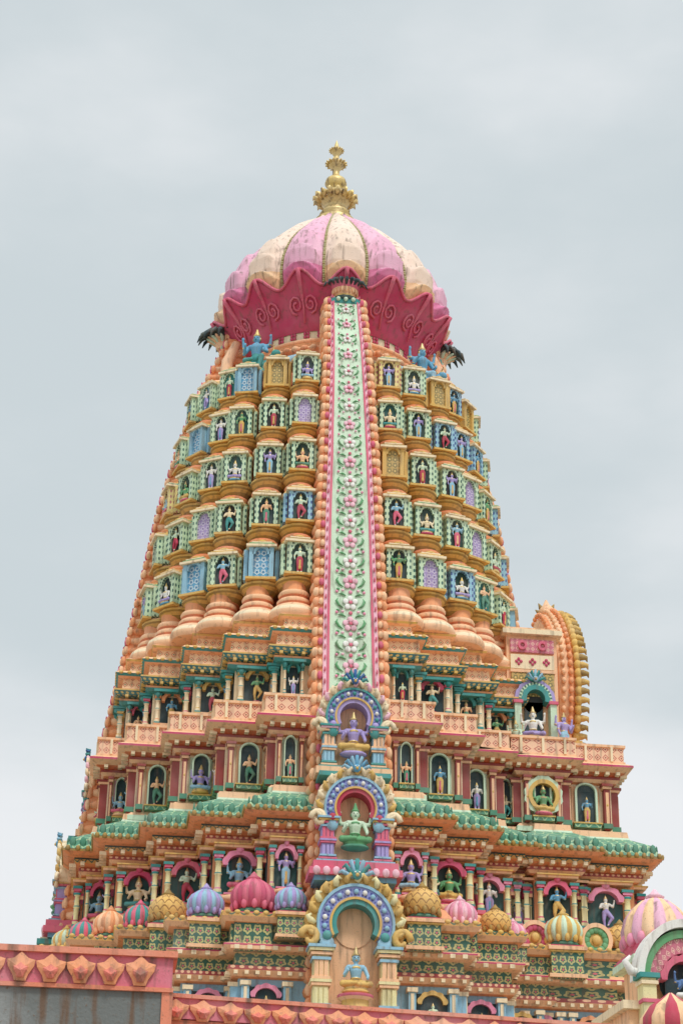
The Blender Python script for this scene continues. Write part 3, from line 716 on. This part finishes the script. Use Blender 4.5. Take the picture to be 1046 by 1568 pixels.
for R_,dy in((RZ(0),0),(RZ(-PI/2),.5)):
    mb.box((0,-5.85+dy,7.72),(1.7,.7,.12),'rose',R_); mb.box((0,-5.8+dy,7.62),(1.5,.6,.1),'blue',R_); mb.box((0,-5.5+dy,9.58),(1.35,.7,.08),'teal',R_)
    if not dy: mb.box((0,-5.95,4.5),(1.9,1.2,.98),'peach',R_); mb.box((0,-5.9,2.0),(1.8,1.1,4.0),'peach',R_)
    else: mb.box((0,-5.5,6.4),(1.2,.5,2.4),'cream',R_); mb.box((0,-5.5,7.5),(1.4,.62,.1),'teal',R_); mb.box((0,-5.5,7.0),(1.34,.6,.08),'rose',R_)
    for k in range(9): mb.ell(((k-4)*.18,-6.2+dy,7.72),(.07,.04,.08),'lightpink',R_)
mb.obj('aedicule_bases',tower)
big_statue('mount',('blue','teal','gilt','black','teal','black'),T(-1.95,-2.05,19.22)@RZ(-.4)@S(1.25,1.25,1.2))
big_statue('mount',('blue','skyblue','gilt','black','blue','black'),T(1.88,-2.05,19.2)@RZ(.4)@S(1.25,1.25,1.2))
mb=MB()
for sx in(-1,1):
    mb.lathe([(.36,18.9),(.4,19.02),(.36,19.12),(.4,19.22)],8,['orange','cream','skyblue'],T(sx*1.9,-2.02,0))
    mb.tube([(sx*1.45,-2.3,19.3),(sx*1.3,-2.4,19.5),(sx*1.05,-2.45,19.58),(sx*.9,-2.5,19.4)],[.1,.13,.1,.05],'skyblue',None,8)
    mb.tube([(sx*2.5,-1.2,19.1),(sx*2.58,-1.0,19.6),(sx*2.55,-.85,20.2),(sx*2.35,-.75,20.7)],[.15,.15,.14,.11],'peach',None,8)
mb.obj('shoulder_ornaments',tower)
# ------------------------------------------------------------------ porch superstructure (right side)
SX=.22
mb=MB()
MP=T(SX,0,0)
mb.box((4.0,0,12.5),(1.1,4.5,2.6),'peach',MP); mb.box((4.0,0,13.85),(1.3,4.8,.1),'cream',MP); mb.box((4.0,0,13.93),(1.15,4.6,.07),'peach',MP)
Mf=T(4.0+SX,-2.25,11.45)
mb.box((0,-.03,2.12),(.95,.08,.28),'p_pinklat',Mf); mb.arch(-.22,2.12,.05,.1,-.12,-.05,'rose',0,2*PI,14,Mf); mb.arch(.22,2.12,.05,.1,-.12,-.05,'rose',0,2*PI,14,Mf); mb.box((0,-.03,1.78),(.95,.06,.3),'cream',Mf)
for x in(-.3,0,.3):
    for q in range(4): a=PI/2*q; mb.ell((x+.05*math.cos(a),-.07,1.78+.05*math.sin(a)),(.035,.02,.035),'magenta',Mf,6,4)
mb.box((0,-.02,1.58),(.98,.12,.06),'peach',Mf); mb.box((0,-.02,1.3),(.92,.08,.5),'p_goldlat',Mf)
mb.arch(0,.92,.2,.28,-.3,0,'teal',-.2,PI+.2,22,Mf,scal=.03,ns=7); mb.arch(0,.92,.28,.36,-.26,0,'p_mintdots',-.2,PI+.2,22,Mf); mb.arch(0,.92,.36,.42,-.22,0,'lilac',-.2,PI+.2,22,Mf,scal=.03,ns=9)
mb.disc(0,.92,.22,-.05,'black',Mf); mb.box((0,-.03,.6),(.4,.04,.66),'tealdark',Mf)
crest(mb,Mf@T(0,-.22,1.3),'skyblue','teal',.2)
for x in(-.38,.38): mb.box((x,-.15,.45),(.14,.24,.8),'mint',Mf); mb.box((x,-.16,.86),(.2,.3,.06),'rose',Mf); mb.box((x,-.16,.1),(.2,.3,.1),'lilac',Mf)
rr=[(4.74,1.45),(4.82,1.68),(4.92,1.8),(5.12,1.84),(5.3,1.76),(5.38,1.6)]
vs=[];fs=[];ms=[];NN=48
for x,r in rr:
    for i in range(NN):
        a=2*PI*i/NN; z=13.1+r*math.sin(a)*(1.0+.12*max(0,math.sin(a))**8); z=max(z,11.7)
        vs.append((x,r*math.cos(a)*(1 if z>11.71 else .75),z))
for j in range(len(rr)-1):
    for i in range(NN): l=(i+1)%NN; fs.append((j*NN+i,(j+1)*NN+i,(j+1)*NN+l,j*NN+l)); ms.append(['peach','orange','peach','orange','cream'][j])
mb.add(vs,fs,ms,None,True); mb.add(vs[:NN],[tuple(range(NN))],'peach'); mb.add(vs[-NN:],[tuple(range(NN))],'peach')
mb.box((4.68,0,12.6),(.3,2.9,2.0),'peach')
for i in range(46):
    a=-.75+(PI+1.5)*i/45
    ap=1.0+.12*max(0,math.sin(a))**8
    for x,r,c,s in((5.34,1.80,'gold',1),(4.84,1.78,'orange',.5),(5.0,1.86,'peach',.55),(5.16,1.88,'orange',.6)):
        z=13.1+r*math.sin(a)*ap
        if z<11.8: continue
        mb.ell((x,r*math.cos(a),z),(.10*s,.10*s,.12*s),c,None,7,5)
        if s==1:
            ca,sa=math.cos(a),math.sin(a)
            mb.tube([(x,r*ca,z),(x+.1,(r+.04)*ca,z+.02*sa),(x+.2,(r+.02)*ca,z+.0),(x+.24,(r-.05)*ca,z-.06)],[.07,.075,.05,.01],'olive' if i%2 else 'gold',None,6)
mb.lathe([(.14,0),(.22,.1),(.16,.22),(.08,.3),(.02,.42)],10,'peach',T(5.1,0,15.1))
for k in range(5):
    a=PI*k/4; mb.tube([(5.1,0,15.1),(5.1+.18*math.cos(a),0,15.22+.16*math.sin(a)),(5.1+.26*math.cos(a),0,15.28+.22*math.sin(a))],[.06,.06,.01],'olive',None,6)
mb.box((5.0,0,11.62),(.8,3.6,.22),'rose'); mb.box((5.0,0,11.3),(.7,3.5,.66),'peach'); mb.box((5.0,0,11.76),(.72,3.7,.06),'gold')
mb.obj('porch_gable',tower)
big_statue('seat',SETS[2],T(4.1,-2.72,11.4)@RZ(-.2)@S(.85,.85,.85)); big_statue('stand',('lilac','skyblue','gilt','black','lilac','black'),T(4.8,-2.55,11.2)@RZ(.5)@S(.9,.9,.9))
big_statue('seat',('mint','rose','gilt','black','skyblue','black'),T(3.72,-2.78,11.3)@RZ(-.5)@S(.6,.6,.6))
mb=MB()
mb.box((4.25,-2.55,11.2),(1.5,.6,.36),'peach')
mb.arch(0,0,.24,.32,-.2,-.05,'gold',0,2*PI,24,T(4.18,-3.0,10.2)); mb.arch(0,0,.32,.38,-.17,-.05,'mint',0,2*PI,24,T(4.18,-3.0,10.2),scal=.03,ns=12)
mb.obj('porch_medallion',tower)
mb=MB()
for x,c in((3.75,'magenta'),(4.95,'leafgreen')):
    Mf=T(x,-3.9,7.25)
    mb.disc(0,0,.3,-.02,'gold',Mf)
    for k in range(12): a=2*PI*k/12; mb.ell((.2*math.cos(a),-.03,.2*math.sin(a)),(.08,.04,.08),c,Mf,7,5)
    mb.arch(0,0,.24,.32,-.08,.1,'peach',0,2*PI,24,Mf); mb.ell((0,-.07,0),(.09,.05,.09),'gold',Mf)
mb.obj('rosette_discs',tower)
# ---- height profile of the tower: plinth below, storeys slightly taller towards the top
def g(z): return z*(7.987/4.9) if z<4.9 else z+3.05+.0034*(z-1.6)**2
bpy.context.view_layer.update()
for o in list(bpy.data.objects):
    if o.type!='MESH' or not (o.parent is tower or o.name.startswith('deity_statue')): continue
    M=o.matrix_basis.copy(); z0=M.translation.z
    if abs(z0)<1e-5:
        me=o.data; c=np.zeros(len(me.vertices)*3); me.vertices.foreach_get('co',c); c=c.reshape(-1,3)
        z=c[:,2]; c[:,2]=np.where(z<4.9,z*(7.987/4.9),z+3.05+.0034*(z-1.6)**2)
        me.vertices.foreach_set('co',c.ravel()); me.update()
    else:
        gp=1+.0068*(z0-1.6); t=M.translation
        o.matrix_basis=T(t.x,t.y,g(z0))@S(1,1,gp)@T(-t.x,-t.y,-z0)@M
# ------------------------------------------------------------------ foreground parapets
def petal_row(mb,a,b,z0,h,w):
    L=(b-a).length; n=int(L/w); d=(b-a)/L; nv=Vector((d.y,-d.x)); phi=math.atan2(nv.x,-nv.y)
    for i in range(n+1):
        p=a+d*(i*w); M=T(p.x,p.y,z0)@RZ(phi)@S(random.uniform(.95,1.04),1,random.uniform(.96,1.03))
        for (s,y,c) in((1.0,-.02,'petalorange'),(.5,-.05,'cream_f')):
            hw=w*.49*s; H=h*s*1.0; zz=h*(1-s)*.2
            pts=[(-hw*.4,zz),(-hw*.55,zz+H*.22),(-hw*.92,zz+H*.5),(-hw,zz+H*.72),(-hw*.5,zz+H*.78),(0,zz+H),(hw*.5,zz+H*.78),(hw,zz+H*.72),(hw*.92,zz+H*.5),(hw*.55,zz+H*.22),(hw*.4,zz)]
            vs=[(x,y,z) for x,z in pts]+[(x,0,z) for x,z in pts]; k=len(pts)
            vs.append((0,y-.03,zz+H*.4)); fs=[(j,(j+1)%k,2*k) for j in range(k)]+[(j,k+j,k+(j+1)%k,(j+1)%k) for j in range(k)]
            mb.add(vs,fs,c,M,False)
pw=empty('parapet_wall'); mb=MB()
a=Vector((-8.2,-25.76)); b=Vector((-3.78,-25.76))
mb.box(((a.x+b.x)/2,-25.5,3.44),(b.x-a.x,.5,.22),'petalpink'); mb.box(((a.x+b.x)/2-.0,-25.5,3.57),(b.x-a.x+.06,.58,.045),'wallorange')
mb.box(((a.x+b.x)/2-.03,-25.5,3.11),(b.x-a.x-.06,.47,.44),'concrete'); mb.box(((a.x+b.x)/2,-25.5,3.315),(b.x-a.x+.02,.53,.03),'wallorange')
mb.box((b.x-.03,-25.5,3.1),(.08,.5,.42),'wallorange'); mb.box(((a.x+b.x)/2-.05,-25.48,.79),(b.x-a.x-.2,.42,4.2),'stone')
petal_row(mb,a+Vector((.1,0)),b-Vector((.12,0)),3.335,.21,.215)
mb.obj('coping_and_petals',pw); pw.location.z=1.225
pw2=empty('parapet_wall'); mb=MB()
a=Vector((-3.83,-25.20)); dr=Vector((.9913,.1314)); b=a+dr*7.5; phi=math.atan2(dr.y,dr.x); Mw=T(a.x,a.y,0)@RZ(phi)
mb.box((3.75,.25,3.22),(7.5,.5,.15),'petalpink',Mw); mb.box((3.75,.25,3.31),(7.5,.56,.03),'wallorange',Mw); mb.box((3.75,.25,.93),(7.5,.46,4.42),'wallorange',Mw)
petal_row(mb,a+dr*.1,b-dr*.1,3.13,.16,.21)
mb.obj('coping_and_petals',pw2); pw2.location.z=1.31
# ------------------------------------------------------------------ small shrine at right
sh=empty('small_shrine'); mb=MB(); Ms=T(4.0,-12.5,0)@RZ(.05)
mb.box((0,.6,1.15),(1.7,1.4,7.3),'peach',Ms); mb.box((0,.6,4.85),(1.9,1.6,.12),'cream',Ms)
mb.box((0,.6,5.25),(1.0,1.0,.8),'peach',Ms); mb.box((-.12,.6,5.6),(1.1,1.05,.1),'mint',Ms); mb.box((-.12,.6,5.69),(1.0,.98,.08),'rose',Ms)
Z=5.22
mb.arch(0,Z,.64,.74,-.3,.1,'white',0,PI,26,Ms,ez=1.2); mb.arch(0,Z,.54,.64,-.24,.1,'leafgreen',0,PI,26,Ms,ez=1.15); mb.arch(0,Z,.36,.54,-.2,.1,'p_pinklat',0,PI,26,Ms,ez=1.12,scal=.02,ns=9); mb.arch(0,Z,.28,.36,-.24,.1,'rose',0,PI,26,Ms,scal=.03,ns=7)
mb.disc(0,Z,.34,-.02,'tealdark',Ms); mb.box((0,-.103,Z-.25),(.56,.02,.6),'tealdark',Ms)
for sx in(-1,1):
    mb.box((sx*.6,-.24,Z-.4),(.2,.26,.8),'paleyellow',Ms); mb.box((sx*.6,-.25,Z+.02),(.3,.34,.07),'teal',Ms); mb.box((sx*.6,-.25,Z-.08),(.25,.3,.05),'cream',Ms); mb.box((sx*.6,-.25,Z-.34),(.24,.3,.05),'rose',Ms)
    mb.tube([(sx*.66,-.2,Z+.08),(sx*.82,-.22,Z+.1),(sx*.9,-.22,Z+.24),(sx*.82,-.22,Z+.32)],[.07,.07,.05,.02],'white',Ms,8)
Md=Ms@T(-.12,.6,.15)@S(.9,.9,1)
mb.lathe([(.45,5.55),(.55,5.68),(.52,5.74)],28,'rose',Md)
mb.lathe([(.5,5.7),(.57,5.8),(.58,5.95),(.52,6.14),(.4,6.3),(.25,6.42),(.1,6.48)],96,None,Md,lobes=16,amp=.1,cmats=['domepeach','domepink2'])
for k in range(16): q=2*PI*k/16; mb.ell((.56*math.cos(q),.56*math.sin(q),5.78),(.08,.08,.11),'pink',Md,7,5)
mb.lathe([(.12,6.46),(.17,6.5),(.08,6.55),(.02,6.62)],12,'lightpink',Md)
mb.obj('shrine_body',sh); sh.location.z=2.5
big_statue('seat',('deepblue','white','gilt','black','lightpink','black'),Ms@T(0,-.3,7.35)@S(.68,.68,.68))
kd=empty('ribbed_dome'); mb=MB(); Md=T(1.25,-21.28,0)
mb.box((0,0,2.6),(.5,.5,5.2),'wallorange',Md); mb.box((0,0,5.16),(.6,.6,.08),'cream',Md)
mb.lathe([(.25,5.2),(.31,5.28),(.3,5.4),(.22,5.52),(.1,5.6),(.02,5.66)],72,None,Md,lobes=12,amp=.12,cmats=['crimson','domepeach'])
mb.obj('dome_body',kd)
gm=MB(); gm.add([(-600,-600,0),(600,-600,0),(600,900,0),(-600,900,0)],[(0,1,2,3)],'ground'); gm.obj('ground')
# ------------------------------------------------------------------ world
w=bpy.data.worlds.new('World'); sc.world=w; w.use_nodes=True; nt=w.node_tree; N=nt.nodes; Lk=nt.links
bg=N['Background']; bg.inputs[1].default_value=1.0
SE,SR=math.radians(56),math.radians(160)
sky=N.new('ShaderNodeTexSky'); sky.sky_type='NISHITA'; sky.sun_disc=False; sky.sun_elevation=SE; sky.sun_rotation=SR
tc=N.new('ShaderNodeTexCoord'); sp=N.new('ShaderNodeSeparateXYZ'); Lk.new(tc.outputs['Generated'],sp.inputs[0])
mp=N.new('ShaderNodeMapping'); mp.inputs['Scale'].default_value=(1,1,2.2); mp.inputs['Location'].default_value=(.3,.2,.1); Lk.new(tc.outputs['Generated'],mp.inputs[0])
no=N.new('ShaderNodeTexNoise'); no.inputs['Scale'].default_value=3.0; no.inputs['Detail'].default_value=6; no.inputs['Roughness'].default_value=.5; Lk.new(mp.outputs[0],no.inputs['Vector'])
el=N.new('ShaderNodeMapRange'); Lk.new(sp.outputs[2],el.inputs[0]); el.inputs[1].default_value=.18; el.inputs[2].default_value=.44; el.inputs[3].default_value=.42; el.inputs[4].default_value=-.0
ad=N.new('ShaderNodeMath'); ad.operation='ADD'; Lk.new(no.outputs[0],ad.inputs[0]); Lk.new(el.outputs[0],ad.inputs[1])
mr=N.new('ShaderNodeMapRange'); mr.interpolation_type='SMOOTHSTEP'; Lk.new(ad.outputs[0],mr.inputs[0]); mr.inputs[1].default_value=.42; mr.inputs[2].default_value=.80
mx=N.new('ShaderNodeMix'); mx.data_type='RGBA'; Lk.new(mr.outputs[0],mx.inputs[0]); mx.inputs[6].default_value=(.62,.69,.72,1); mx.inputs[7].default_value=(.87,.89,.91,1)
ze=N.new('ShaderNodeMapRange'); Lk.new(sp.outputs[2],ze.inputs[0]); ze.inputs[1].default_value=.66; ze.inputs[2].default_value=1; ze.inputs[3].default_value=1; ze.inputs[4].default_value=2.6
vm=N.new('ShaderNodeVectorMath'); vm.operation='SCALE'; Lk.new(mx.outputs[2],vm.inputs[0]); Lk.new(ze.outputs[0],vm.inputs['Scale'])
s2=N.new('ShaderNodeVectorMath'); s2.operation='SCALE'; Lk.new(sky.outputs[0],s2.inputs[0]); s2.inputs['Scale'].default_value=.08
m2=N.new('ShaderNodeMix'); m2.data_type='RGBA'; m2.inputs[0].default_value=.04; Lk.new(vm.outputs[0],m2.inputs[6]); Lk.new(s2.outputs[0],m2.inputs[7])
Lk.new(m2.outputs[2],bg.inputs[0])
sl=bpy.data.lights.new('sun','SUN'); sl.energy=1.5; sl.angle=math.radians(10); sl.color=(1,.97,.92); so=bpy.data.objects.new('sun',sl); COL.objects.link(so)
dv=Vector((math.sin(SR)*math.cos(SE),math.cos(SR)*math.cos(SE),math.sin(SE)))
so.rotation_euler=dv.to_track_quat('Z','Y').to_euler()
# ------------------------------------------------------------------ camera
cd=bpy.data.cameras.new('camera'); co=bpy.data.objects.new('camera',cd); COL.objects.link(co)
cd.sensor_fit='VERTICAL'; cd.sensor_height=36; cd.lens=67.2; cd.clip_end=3000
co.matrix_world=T(-4.2,-39.8,1.6)@Matrix.Rotation(-math.radians(6.46),4,'Z')@Matrix.Rotation(math.radians(116),4,'X')@Matrix.Rotation(math.radians(1.1),4,'Z')
sc.camera=co
